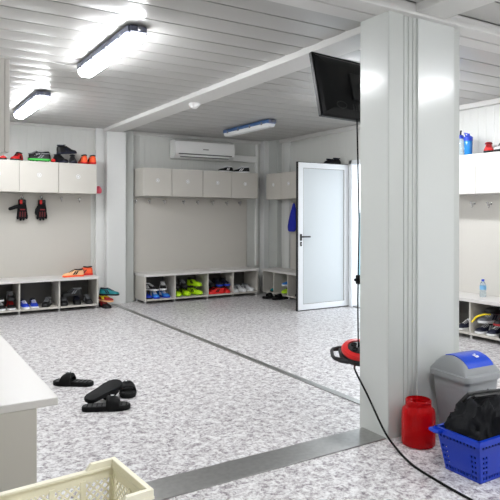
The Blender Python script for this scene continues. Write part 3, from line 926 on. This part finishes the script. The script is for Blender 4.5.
# ------------------------------------------------------------------ shoes
PROF = [(-.50, .020, .058), (-.475, .030, .082), (-.40, .037, .092), (-.28, .037, .090), (-.16, .036, .090), (-.05, .038, .086), (.06, .042, .073), (.18, .046, .060), (.30, .046, .052), (.40, .041, .046), (.46, .032, .040), (.495, .014, .030)]
def make_shoe(c_up, c_sole, c_acc, c_lace=None, studs=False, tall=1.0, L=0.27):
    """local: toe towards +x, sole on z=0"""
    t = thing('shoe', '', 'shoe')
    up, so, ac_ = SH[c_up], SH[c_sole], SH[c_acc]
    la = SH[c_lace or c_acc]
    z0 = 0.012 if studs else 0.0
    s = MB()
    n = 12
    rings = []
    for xf, hw, zt in PROF:
        zt2 = 0.02 + (zt-0.02)*(tall if xf < 0.02 else 1 + (tall-1)*max(0, 1-(xf-0.02)/0.2))
        ring = []
        for k in range(n+1):
            a = PI*k/n
            ring.append(Vector((xf*L, hw*math.copysign(abs(math.cos(a))**0.8, math.cos(a)), z0+0.018+(zt2-0.018)*math.sin(a)**0.75)))
        rings.append(ring)
    s.rings(rings, up)
    s.build('upper', t, smooth=60)
    s = MB()
    outline = [(xf*L*1.02, hw*1.07) for xf, hw, _ in PROF]
    poly = outline + [(x, -y) for x, y in reversed(outline)]
    s.prism(poly, z0, z0+0.022, so, bev=0.004)
    s.build('sole', t, smooth=50)
    if studs:
        for x, y in ((-.40, .02), (-.40, -.02), (-.30, .022), (-.30, -.022), (.10, .03), (.10, -.03), (.25, .03), (.25, -.03), (.38, .0)):
            MB().lathe([(0.007, 0), (0.009, z0+0.002)], so, 8, (x*L, y, 0)).build('stud', t)
    zc = z0 + 0.018 + (0.09*tall-0.02)
    s = MB()
    s.tube([(-.27*L+.20*L*math.cos(2*PI*i/20), .030*math.sin(2*PI*i/20), zc-0.002+0.006*abs(math.cos(2*PI*i/20))) for i in range(20)], 0.007, ac_, 8, True)
    s.build('collar', t)
    MB().ball((-.27*L, 0, zc), 1, SH['lining'], .19*L, .027, .006, 12).build('lining', t)
    s = MB()
    for i in range(4):
        x = (.00+.065*i)*L
        zt = z0 + 0.090 - 0.0085*i + (tall-1)*0.04*(1-i/4)
        s.tube([(x, -0.026, zt-0.016), (x, -0.012, zt-0.002), (x, 0.012, zt-0.002), (x, 0.026, zt-0.016)], 0.0035, la, 6)
    s.build('laces', t)
    for sy in (-1, 1):
        s = MB()
        for i in range(2):
            x = (-.10+.11*i)*L
            P = [(x, .044, .030), (x+.018, .046, .030), (x+.012-.03, .033, .072), (x-.03-.004, .033, .072)]
            s.rings([[Vector((px, sy*(py+o), z0+pz)) for px, py, pz in P] for o in (-0.006, 0.0015)], ac_)
        s.build('side_stripes', t)
    return t
_cache = {}
def shoe(spec, loc, rot, label, group):
    key = tuple(sorted(spec.items()))
    if key not in _cache:
        o = make_shoe(**spec); _cache[key] = o
        o.location = loc; o.rotation_euler = rot; o['label'] = label; o['group'] = group
        return o
    return dup(_cache[key], loc, rot, label, group)
d2 = math.radians
RED = dict(c_up='red', c_sole='black', c_acc='black', tall=1.2)
REDL = dict(c_up='red', c_sole='red', c_acc='black')
ORG = dict(c_up='orange', c_sole='red', c_acc='black', c_lace='red', tall=1.2)
GRB = dict(c_up='black', c_sole='green', c_acc='grey', c_lace='white', studs=True)
BLK = dict(c_up='black', c_sole='black', c_acc='grey')
BNV = dict(c_up='black', c_sole='navy', c_acc='navy', c_lace='black', tall=1.25)
BLU = dict(c_up='blue', c_sole='white', c_acc='navy', c_lace='white')
SKY = dict(c_up='sky', c_sole='blue', c_acc='white', c_lace='white')
BWH = dict(c_up='black', c_sole='white', c_acc='white')
LIM = dict(c_up='lime', c_sole='lime', c_acc='black', studs=True)
WHT = dict(c_up='white', c_sole='white', c_acc='grey')
TEA = dict(c_up='teal', c_sole='black', c_acc='navy')
RDK = dict(c_up='darkred', c_sole='black', c_acc='yellow')
YEL = dict(c_up='yellow', c_sole='peach', c_acc='red')
PCH = dict(c_up='peach', c_sole='orange', c_acc='black')
NVW = dict(c_up='navy', c_sole='white', c_acc='white', c_lace='white')
WNV = dict(c_up='grey', c_sole='white', c_acc='navy', c_lace='white')

ZT = 1.893
g1 = 'shoes on top of the far left cabinets'
shoe(RED, (1.16, 7.73, ZT), (0, 0, d2(-80)), 'red and black shoe on cabinet top at the very left edge', g1)
shoe(RED, (1.355, 7.73, ZT), (0, 0, d2(-120)), 'second red shoe from the left on the cabinet top', g1)
shoe(GRB, (1.605, 7.65, ZT), (0, 0, d2(172)), 'nearer black and green studded boot on the cabinet above the gloves', g1)
shoe(GRB, (1.66, 7.82, ZT+0.056), (0, d2(-22), d2(10)), 'black and green studded boot propped up behind its pair on the cabinet', g1)
shoe(BNV, (1.885, 7.73, ZT), (0, 0, d2(-70)), 'left of two dark high shoes beside the orange pair', g1)
shoe(BNV, (2.042, 7.73, ZT), (0, 0, d2(-100)), 'right of two dark high shoes, touching the orange pair', g1)
shoe(BNV, (1.965, 7.72, ZT+0.122), (0, d2(-6), d2(18)), 'black high shoe lying across the top of two dark shoes on the cabinet', g1)
shoe(ORG, (2.172, 7.73, ZT), (0, 0, d2(88)), 'left shoe of the orange-red pair on the cabinet by the post', g1)
shoe(ORG, (2.277, 7.73, ZT), (0, 0, d2(92)), 'right shoe of the orange-red pair on the cabinet by the post', g1)
g2 = 'shoes on the left bench top'
shoe(PCH, (2.03, 7.655, 0.425), (0, 0, d2(185)), 'peach and orange shoe with black trim on the left bench top', g2)
shoe(ORG, (2.185, 7.80, 0.425), (0, 0, d2(170)), 'bright orange shoe behind the peach one on the left bench top', g2)
g3 = 'shoes stacked beside the left bench'
shoe(dict(c_up='black', c_sole='black', c_acc='darkred', tall=0.72), (2.435, 7.62, 0), (0, 0, d2(-82)), 'black shoe at the bottom of the pile beside the left bench', g3)
shoe(dict(c_up='darkred', c_sole='peach', c_acc='yellow', tall=0.72), (2.45, 7.62, 0.080), (0, 0, d2(-72)), 'dark red and yellow shoe in the middle of the pile beside the left bench', g3)
shoe(TEA, (2.492, 7.60, 0.160), (0, 0, d2(-42)), 'teal and black shoe on top of the pile beside the left bench', g3)
zs = 0.066; up1 = 0.108
g4 = 'shoes in the left bench compartments'
shoe(BWH, (1.155, 7.71, zs), (0, 0, d2(-84)), 'black and white shoe at the left edge of the first compartment', g4)
shoe(dict(c_up='black', c_sole='white', c_acc='red'), (1.28, 7.71, zs), (0, 0, d2(-93)), 'black shoe with red trim and white sole in the leftmost compartment', g4)
shoe(BWH, (1.115, 7.73, zs+up1), (0, 0, d2(-70)), 'black and white shoe on top of the pile in the leftmost compartment', g4)
shoe(BLK, (1.28, 7.73, zs+up1), (0, 0, d2(-94)), 'plain black shoe on the pile in the leftmost compartment', g4)
shoe(BLU, (1.434, 7.71, zs), (0, 0, d2(-85)), 'left shoe of the blue pair in the left bench', g4)
shoe(BLU, (1.552, 7.71, zs), (0, 0, d2(-93)), 'right shoe of the blue pair in the left bench', g4)
shoe(BLK, (1.716, 7.72, zs), (0, 0, d2(-114)), 'black shoe right of the blue pair in the left bench', g4)
shoe(BLK, (1.928, 7.71, zs), (0, 0, d2(-104)), 'black shoe at the left of the compartment nearest the post', g4)
shoe(dict(c_up='black', c_sole='black', c_acc='navy'), (2.092, 7.71, zs), (0, 0, d2(-100)), 'black shoe with navy trim in the middle of the compartment nearest the post', g4)
shoe(BLK, (2.234, 7.71, zs), (0, 0, d2(-94)), 'black shoe at the right of the compartment nearest the post', g4)
shoe(BLK, (2.02, 7.69, zs+up1), (0, 0, d2(188)), 'black shoe on top of the pile in the compartment nearest the post', g4)
g5 = 'shoes in the middle bench compartments'
shoe(dict(c_up='blue', c_sole='navy', c_acc='navy'), (3.053, 7.71, zs), (0, 0, d2(-91)), 'dark blue shoe against the left side of the middle bench', g5)
shoe(SKY, (3.167, 7.70, zs), (0, 0, d2(-92)), 'left bright blue shoe in the first middle compartment', g5)
shoe(SKY, (3.31, 7.71, zs), (0, 0, d2(-81)), 'right bright blue shoe in the first middle compartment', g5)
shoe(BWH, (3.112, 7.71, zs+up1), (0, 0, d2(-62)), 'left black and white shoe on top of the blue shoes', g5)
shoe(BWH, (3.312, 7.73, zs+up1), (0, 0, d2(-110)), 'right black and white shoe on top of the blue shoes', g5)
shoe(LIM, (3.502, 7.70, zs), (0, 0, d2(-94)), 'left of the three lime shoe toes in the middle bench', g5)
shoe(LIM, (3.635, 7.70, zs), (0, 0, d2(-86)), 'middle of the three lime shoe toes in the middle bench', g5)
shoe(LIM, (3.805, 7.71, zs), (0, 0, d2(-66)), 'right of the three lime shoe toes in the middle bench', g5)
shoe(LIM, (3.80, 7.72, zs+0.120), (0, 0, d2(-72)), 'lime shoe lying on top of the other lime shoes', g5)
shoe(BLK, (3.62, 7.72, zs+0.120), (0, 0, d2(-100)), 'right black shoe on top of the lime shoes', g5)
shoe(BLK, (3.488, 7.72, zs+0.120), (0, 0, d2(-91)), 'left black shoe on top of the lime shoes', g5)
shoe(REDL, (4.10, 7.62, zs), (0, 0, d2(178)), 'red shoe lying across the third middle compartment', g5)
shoe(dict(c_up='red', c_sole='red', c_acc='darkred'), (4.296, 7.71, zs), (0, 0, d2(-91)), 'all-red shoe at the right of the third middle compartment', g5)
shoe(REDL, (4.10, 7.74, zs), (0, 0, d2(181)), 'red shoe behind the one lying across the third middle compartment', g5)
shoe(BLK, (4.045, 7.73, zs+up1), (0, 0, d2(-82)), 'black shoe stacked on the left of the red shoes', g5)
shoe(dict(c_up='navy', c_sole='blue', c_acc='black'), (4.18, 7.72, zs+up1), (0, 0, d2(-94)), 'left navy shoe toe above the red shoes', g5)
shoe(dict(c_up='navy', c_sole='blue', c_acc='black'), (4.298, 7.72, zs+up1), (0, 0, d2(-91)), 'right navy shoe toe above the red shoes', g5)
shoe(WHT, (4.436, 7.71, zs), (0, 0, d2(-86)), 'left of the three white shoes in the middle bench', g5)
shoe(WHT, (4.568, 7.71, zs), (0, 0, d2(-80)), 'middle of the three white shoes in the middle bench', g5)
shoe(WHT, (4.71, 7.71, zs), (0, 0, d2(-83)), 'right of the three white shoes in the middle bench', g5)
g6 = 'shoes in the corner bench'
shoe(TEA, (5.05, 7.39, zs), (0, 0, d2(188)), 'teal shoe in the corner bench', g6)
shoe(LIM, (5.05, 7.08, zs), (0, 0, d2(183)), 'lime shoe in the corner bench beside the door', g6)
shoe(dict(c_up='sky', c_sole='white', c_acc='teal'), (5.05, 7.06, zs+0.120), (0, 0, d2(175)), 'light blue shoe on top of the lime shoe in the corner bench', g6)
shoe(BLK, (5.05, 6.75, zs), (0, 0, d2(185)), 'black shoe in the corner bench next to the door edge', g6)
g7 = 'shoes on top of the middle cabinets'
zm = 1.487 - 0.009 + 0.388
shoe(BWH, (4.31, 7.70, zm), (0, 0, d2(195)), 'left black and white shoe on the cabinet right of the air conditioner', g7)
shoe(BWH, (4.585, 7.72, zm), (0, 0, d2(140)), 'right black and white shoe on the cabinet right of the air conditioner', g7)
PEEK = dict(c_up='black', c_sole='black', c_acc='navy', tall=1.5)
shoe(PEEK, (5.11, 6.31, 1.86), (0, 0, d2(186)), 'black shoe on a cabinet, peeking over the open door', 'shoes behind the door top')
shoe(PEEK, (5.11, 6.17, 1.86), (0, 0, d2(182)), 'second black shoe peeking over the open door, farther right', 'shoes behind the door top')
g8 = 'shoes right of the pillar'
shoe(NVW, (5.05, 3.95, zs), (0, 0, d2(178)), 'navy and white shoe beside the divider, nearest the pillar', g8)
shoe(NVW, (5.05, 3.722, zs), (0, 0, d2(176)), 'left navy shoe with white sole at the bottom right', g8)
shoe(NVW, (5.05, 3.60, zs), (0, 0, d2(183)), 'right navy shoe with white sole at the bottom right', g8)
shoe(WNV, (5.05, 3.675, zs+up1), (0, 0, d2(166)), 'grey and white trainer above the navy pair right of the pillar', g8)
shoe(BLK, (5.05, 3.46, zs), (0, 0, d2(180)), 'black shoe at the very right edge of the right bench', g8)
shoe(dict(c_up='black', c_sole='darkred', c_acc='red'), (5.05, 3.515, zs+up1), (0, 0, d2(176)), 'black and red shoe in the pile at the right edge', g8)
shoe(dict(c_up='black', c_sole='black', c_acc='grey', tall=0.72), (5.05, 3.60, zs+2*up1), (0, 0, d2(170)), 'black shoe topmost in the pile at the right edge', g8)
tag(MB().tube(spline([(4.885, 3.770, 0.175), (4.895, 3.755, 0.195), (4.90, 3.72, 0.235), (4.925, 3.66, 0.262), (4.95, 3.60, 0.27)]), 0.009, SH['yellow'], 8).build('shoelace'), 'yellow lace looped over the trainers right of the pillar', 'lace')
zr = 1.842
shoe(dict(c_up='red', c_sole='black', c_acc='darkred', tall=1.25), (5.10, 3.735, zr), (0, 0, d2(217)), 'red shoe seen end-on on the bright cabinets', 'shoes on the bright cabinets')
shoe(dict(c_up='white', c_sole='black', c_acc='black', tall=1.3), (5.10, 3.585, zr), (0, 0, d2(195)), 'white and black shoe on the bright cabinets at the right edge', 'shoes on the bright cabinets')

# ------------------------------------------------------------------ slides on the floor
def slide(label, loc, rot, group='black slides on the floor', k=1.13):
    t = thing('slide_sandal', label, 'sandal', loc, rot, group)
    t.scale = (k, k, k)
    L = 0.265
    ol = [(-.5, .012), (-.47, .028), (-.38, .038), (-.2, .037), (0, .040), (.15, .047), (.3, .049), (.42, .040), (.48, .024), (.5, .008)]
    poly = [(x*L, y) for x, y in ol] + [(x*L, -y) for x, y in reversed(ol)]
    MB().prism(poly, 0, 0.026, M['rubber'], bev=0.006).build('sole', t, smooth=50)
    inn = [(x*L*0.93, y*0.86) for x, y in ol]
    s = MB()
    s.prism(inn + [(x, -y) for x, y in reversed(inn)], 0.024, 0.0285, SH['black'])
    for k in range(9):
        x = (-.40+.1*k)*L
        s.box((x, -0.028, 0.0285), (x+0.008, 0.028, 0.0300), M['rubber'])
    s.build('footbed', t)
    s = MB()
    n = 14
    rings = []
    for x, w, h in ((0.00*L, .043, .050), (.03*L, .047, .064), (.12*L, .050, .064), (.22*L, .052, .056), (.27*L, .052, .047)):
        ring = []
        for k in range(n+1):
            a = PI*k/n
            ring.append(Vector((x, w*math.cos(a), 0.012 + h*math.sin(a)**0.7)))
        for k in range(n, -1, -1):
            a = PI*k/n
            ring.append(Vector((x, (w-0.006)*math.cos(a), 0.012 + (h-0.006)*math.sin(a)**0.7)))
        rings.append(ring)
    s.rings(rings, M['rubber'])
    st = s.build('strap', t)
    b = MB()
    b.box((0.08*L, -0.018, 0.0745), (0.17*L, 0.018, 0.079), M['black'], 0.002)
    b.box((0.10*L, -0.012, 0.0785), (0.15*L, -0.004, 0.0805), M['mark'])
    b.build('strap_badge', st)
    return t
slide('black slide lying alone on the floor, nearest the white bench', (1.135, 4.27, 0), (0, 0, d2(140)))
slide('black slide in front of the group of three, badge catching light', (1.17, 3.625, 0), (0, 0, d2(-22)))
sl = slide('black slide turned over showing its sole, leaning on another', (0, 0, 0), (0, 0, 0))
sx = Vector((0.854*0.52+0.521*0.80, -0.521*0.52+0.854*0.80, 0.17)).normalized()
sz = Vector((0.521*0.40, 0.854*0.40, -0.9)); sz = (sz - sx*sz.dot(sx)).normalized()
sl.matrix_world = Matrix.Translation((1.205, 3.785, 0.082)) @ Matrix((sx, sz.cross(sx), sz)).transposed().to_4x4() @ Matrix.Scale(1.13, 4)
slide('rightmost of the black slides on the open floor, toe towards the viewer', (1.405, 3.90, 0), (0, 0, d2(-106)))
slide('black slide on the floor under the corner bench, left one', (4.80, 7.17, 0), (0, 0, d2(160)), 'black slides under the corner bench')
slide('black slide on the floor under the corner bench, nearer the door', (4.86, 7.02, 0), (0, 0, d2(175)), 'black slides under the corner bench')

# ------------------------------------------------------------------ gloves
def glove(label, loc, mirror, thumb_out):
    t = thing('goalkeeper_glove', label, 'glove', loc, (0, 0, 0), 'gloves hanging under the left cabinets')
    t.scale = (1.15, 1.15, 1.15)
    s = MB(); m = M['cloth']; sx = mirror
    # hangs fingers down: cuff at the top
    def rr_(w, d, z, cx=0): return rrect(w, d, min(w, d)*0.45, z, 4, cx, 0)
    s.rings([rr_(0.070, 0.04, 0.0), rr_(0.078, 0.045, -0.03), rr_(0.085, 0.048, -0.06), rr_(0.100, 0.05, -0.10), rr_(0.106, 0.048, -0.145), rr_(0.10, 0.042, -0.165)], m)
    for i, (x, ln, an) in enumerate(((-0.040, 0.070, -0.10), (-0.014, 0.085, -0.03), (0.014, 0.082, 0.03), (0.040, 0.066, 0.12))):
        p0 = Vector((x*0.95, 0, -0.14)); p1 = p0 + Vector((math.sin(an)*ln*0.6, -0.006, -ln*0.6)); p2 = p0 + Vector((math.sin(an)*ln*1.05, 0.002, -ln)); p3 = p2 + Vector((0, 0.002, -0.010))
        s.tube([p0, p1, p2, p3], [0.0155, 0.016, 0.0145, 0.007], m, 10)
    if thumb_out:
        s.tube([(sx*0.03, 0, -0.075), (sx*0.075, -0.004, -0.085), (sx*0.11, -0.006, -0.098), (sx*0.135, -0.006, -0.105), (sx*0.145, -0.006, -0.107)], [0.024, 0.021, 0.019, 0.017, 0.007], m, 10)
    else:
        s.tube([(sx*0.03, -0.005, -0.08), (sx*0.056, -0.014, -0.115), (sx*0.064, -0.016, -0.15), (sx*0.062, -0.016, -0.172)], [0.024, 0.02, 0.017, 0.007], m, 10)
    s.build('glove_hand', t, smooth=60)
    c = MB()
    c.rings([rr_(0.080, 0.050, -0.004), rr_(0.084, 0.053, -0.035)], M['black'])
    cu = c.build('wrist_strap', t)
    MB().box((0.004*sx, -0.034, -0.050), (0.030*sx, -0.022, -0.004), SH['red'], 0.003).build('red_pull_tab', t)
    r = MB()
    for i, x in enumerate((-0.026, 0.0, 0.026)):
        r.box((x-0.006, -0.029, -0.195), (x+0.006, -0.020, -0.135), SH['wine'], 0.003)
    r.box((-0.026, -0.030, -0.118), (0.026, -0.022, -0.106), SH['darkred'], 0.003)
    r.build('red_finger_panel', t)
    lp = MB()
    lp.tube([(-0.006, -0.0, 0.0), (-0.008, -0.0, 0.02), (0.0, -0.0, 0.032), (0.008, -0.0, 0.02), (0.006, -0.0, 0.0)], 0.003, M['black'], 6)
    lp.build('hanging_loop', t)
    return t
glove('left red and black goalkeeper glove with thumb sticking out, hanging on a hook', (1.448, 7.895, 1.420), -1, True)
glove('right red and black goalkeeper glove with thumb folded in, hanging on a hook', (1.690, 7.895, 1.420), -1, False)

# ------------------------------------------------------------------ hanging cloths
bl = thing('hanging_cloth', 'blue cloth hanging on a hook, half hidden by the open door', 'cloth', (XR-0.05, 7.17, 1.40))
s = MB()
rings = []
for z, w, d, cy in ((0.0, 0.03, 0.03, 0.0), (-0.05, 0.07, 0.045, 0.0), (-0.14, 0.12, 0.06, 0.015), (-0.26, 0.17, 0.07, 0.03), (-0.35, 0.19, 0.072, 0.04), (-0.41, 0.16, 0.06, 0.05), (-0.425, 0.10, 0.04, 0.055)):
    ring = []
    for k in range(24):
        a = 2*PI*k/24
        f_ = 1 + 0.16*math.sin(5*a + z*3)*min(1, -z*6)
        ring.append(Vector((-0.03+d/2*math.cos(a)*f_, cy+w/2*math.sin(a)*f_, z)))
    rings.append(ring)
s.rings(rings, M['blue_cloth'])
s.build('cloth_body', bl, smooth=80)
MB().tube([(-0.03, -0.008, -0.01), (-0.03, 0, 0.012), (-0.03, 0.008, -0.01)], 0.004, M['blue_cloth'], 6).build('hanging_loop', bl)
lumpy('pink_cloth', 'small pink cloth tucked beside the left cabinets and the white post', 'cloth', (2.388, 7.76, 1.555), (0.046, 0.05, 0.055), 2.2, M['pink'])
lumpy('red_cloth', 'small red cloth between the green and the dark shoes on the cabinet', 'cloth', (1.775, 7.65, ZT+0.02), (0.028, 0.045, 0.025), 3.3, SH['red'])

# ------------------------------------------------------------------ bottles on the right
bt = thing('sports_bottle', 'blue sports bottle with dark blue lid on the bright cabinets', 'bottle', (5.07, 3.955, zr))
MB().lathe([(0.036, 0), (0.04, 0.006), (0.041, 0.10), (0.043, 0.15), (0.04, 0.155)], M['bottleblue'], 20).build('bottle_body', bt)
MB().lathe([(0.045, 0.148), (0.046, 0.185), (0.03, 0.20), (0.016, 0.205), (0.016, 0.225)], M['capblue'], 20).build('lid', bt)
MB().tube([(0.02, 0.03, 0.19), (0.02, 0.05, 0.215), (0.0, 0.045, 0.235), (0, 0.01, 0.225)], 0.006, M['capblue'], 8).build('lid_loop', bt)
bt = thing('sports_bottle', 'clear sports bottle with black spout half hidden behind the pillar', 'bottle', (5.10, 4.075, zr))
MB().lathe([(0.034, 0), (0.038, 0.006), (0.038, 0.17), (0.03, 0.19)], M['water'], 20).build('bottle_body', bt)
MB().lathe([(0.034, 0.185), (0.034, 0.215), (0.02, 0.225)], M['capblue'], 20).build('lid', bt)
MB().tube([(0, 0, 0.22), (-0.01, -0.01, 0.25), (-0.03, -0.03, 0.262)], 0.009, M['black'], 8).build('spout', bt)
bt = thing('water_bottle', 'clear plastic water bottle with blue cap standing on the right bench', 'bottle', (5.10, 3.80, 0.405))
MB().lathe([(0.026, 0), (0.031, 0.006), (0.031, 0.05), (0.028, 0.06), (0.031, 0.07), (0.031, 0.115), (0.024, 0.14), (0.013, 0.155), (0.013, 0.165)], M['water'], 20).build('bottle_body', bt)
MB().lathe([(0.0315, 0.075), (0.0318, 0.076), (0.0318, 0.112), (0.0315, 0.113)], M['paper'], 20).build('sleeve', bt)
MB().lathe([(0.015, 0.158), (0.015, 0.176), (0.013, 0.178)], M['capblue'], 16).build('cap', bt)
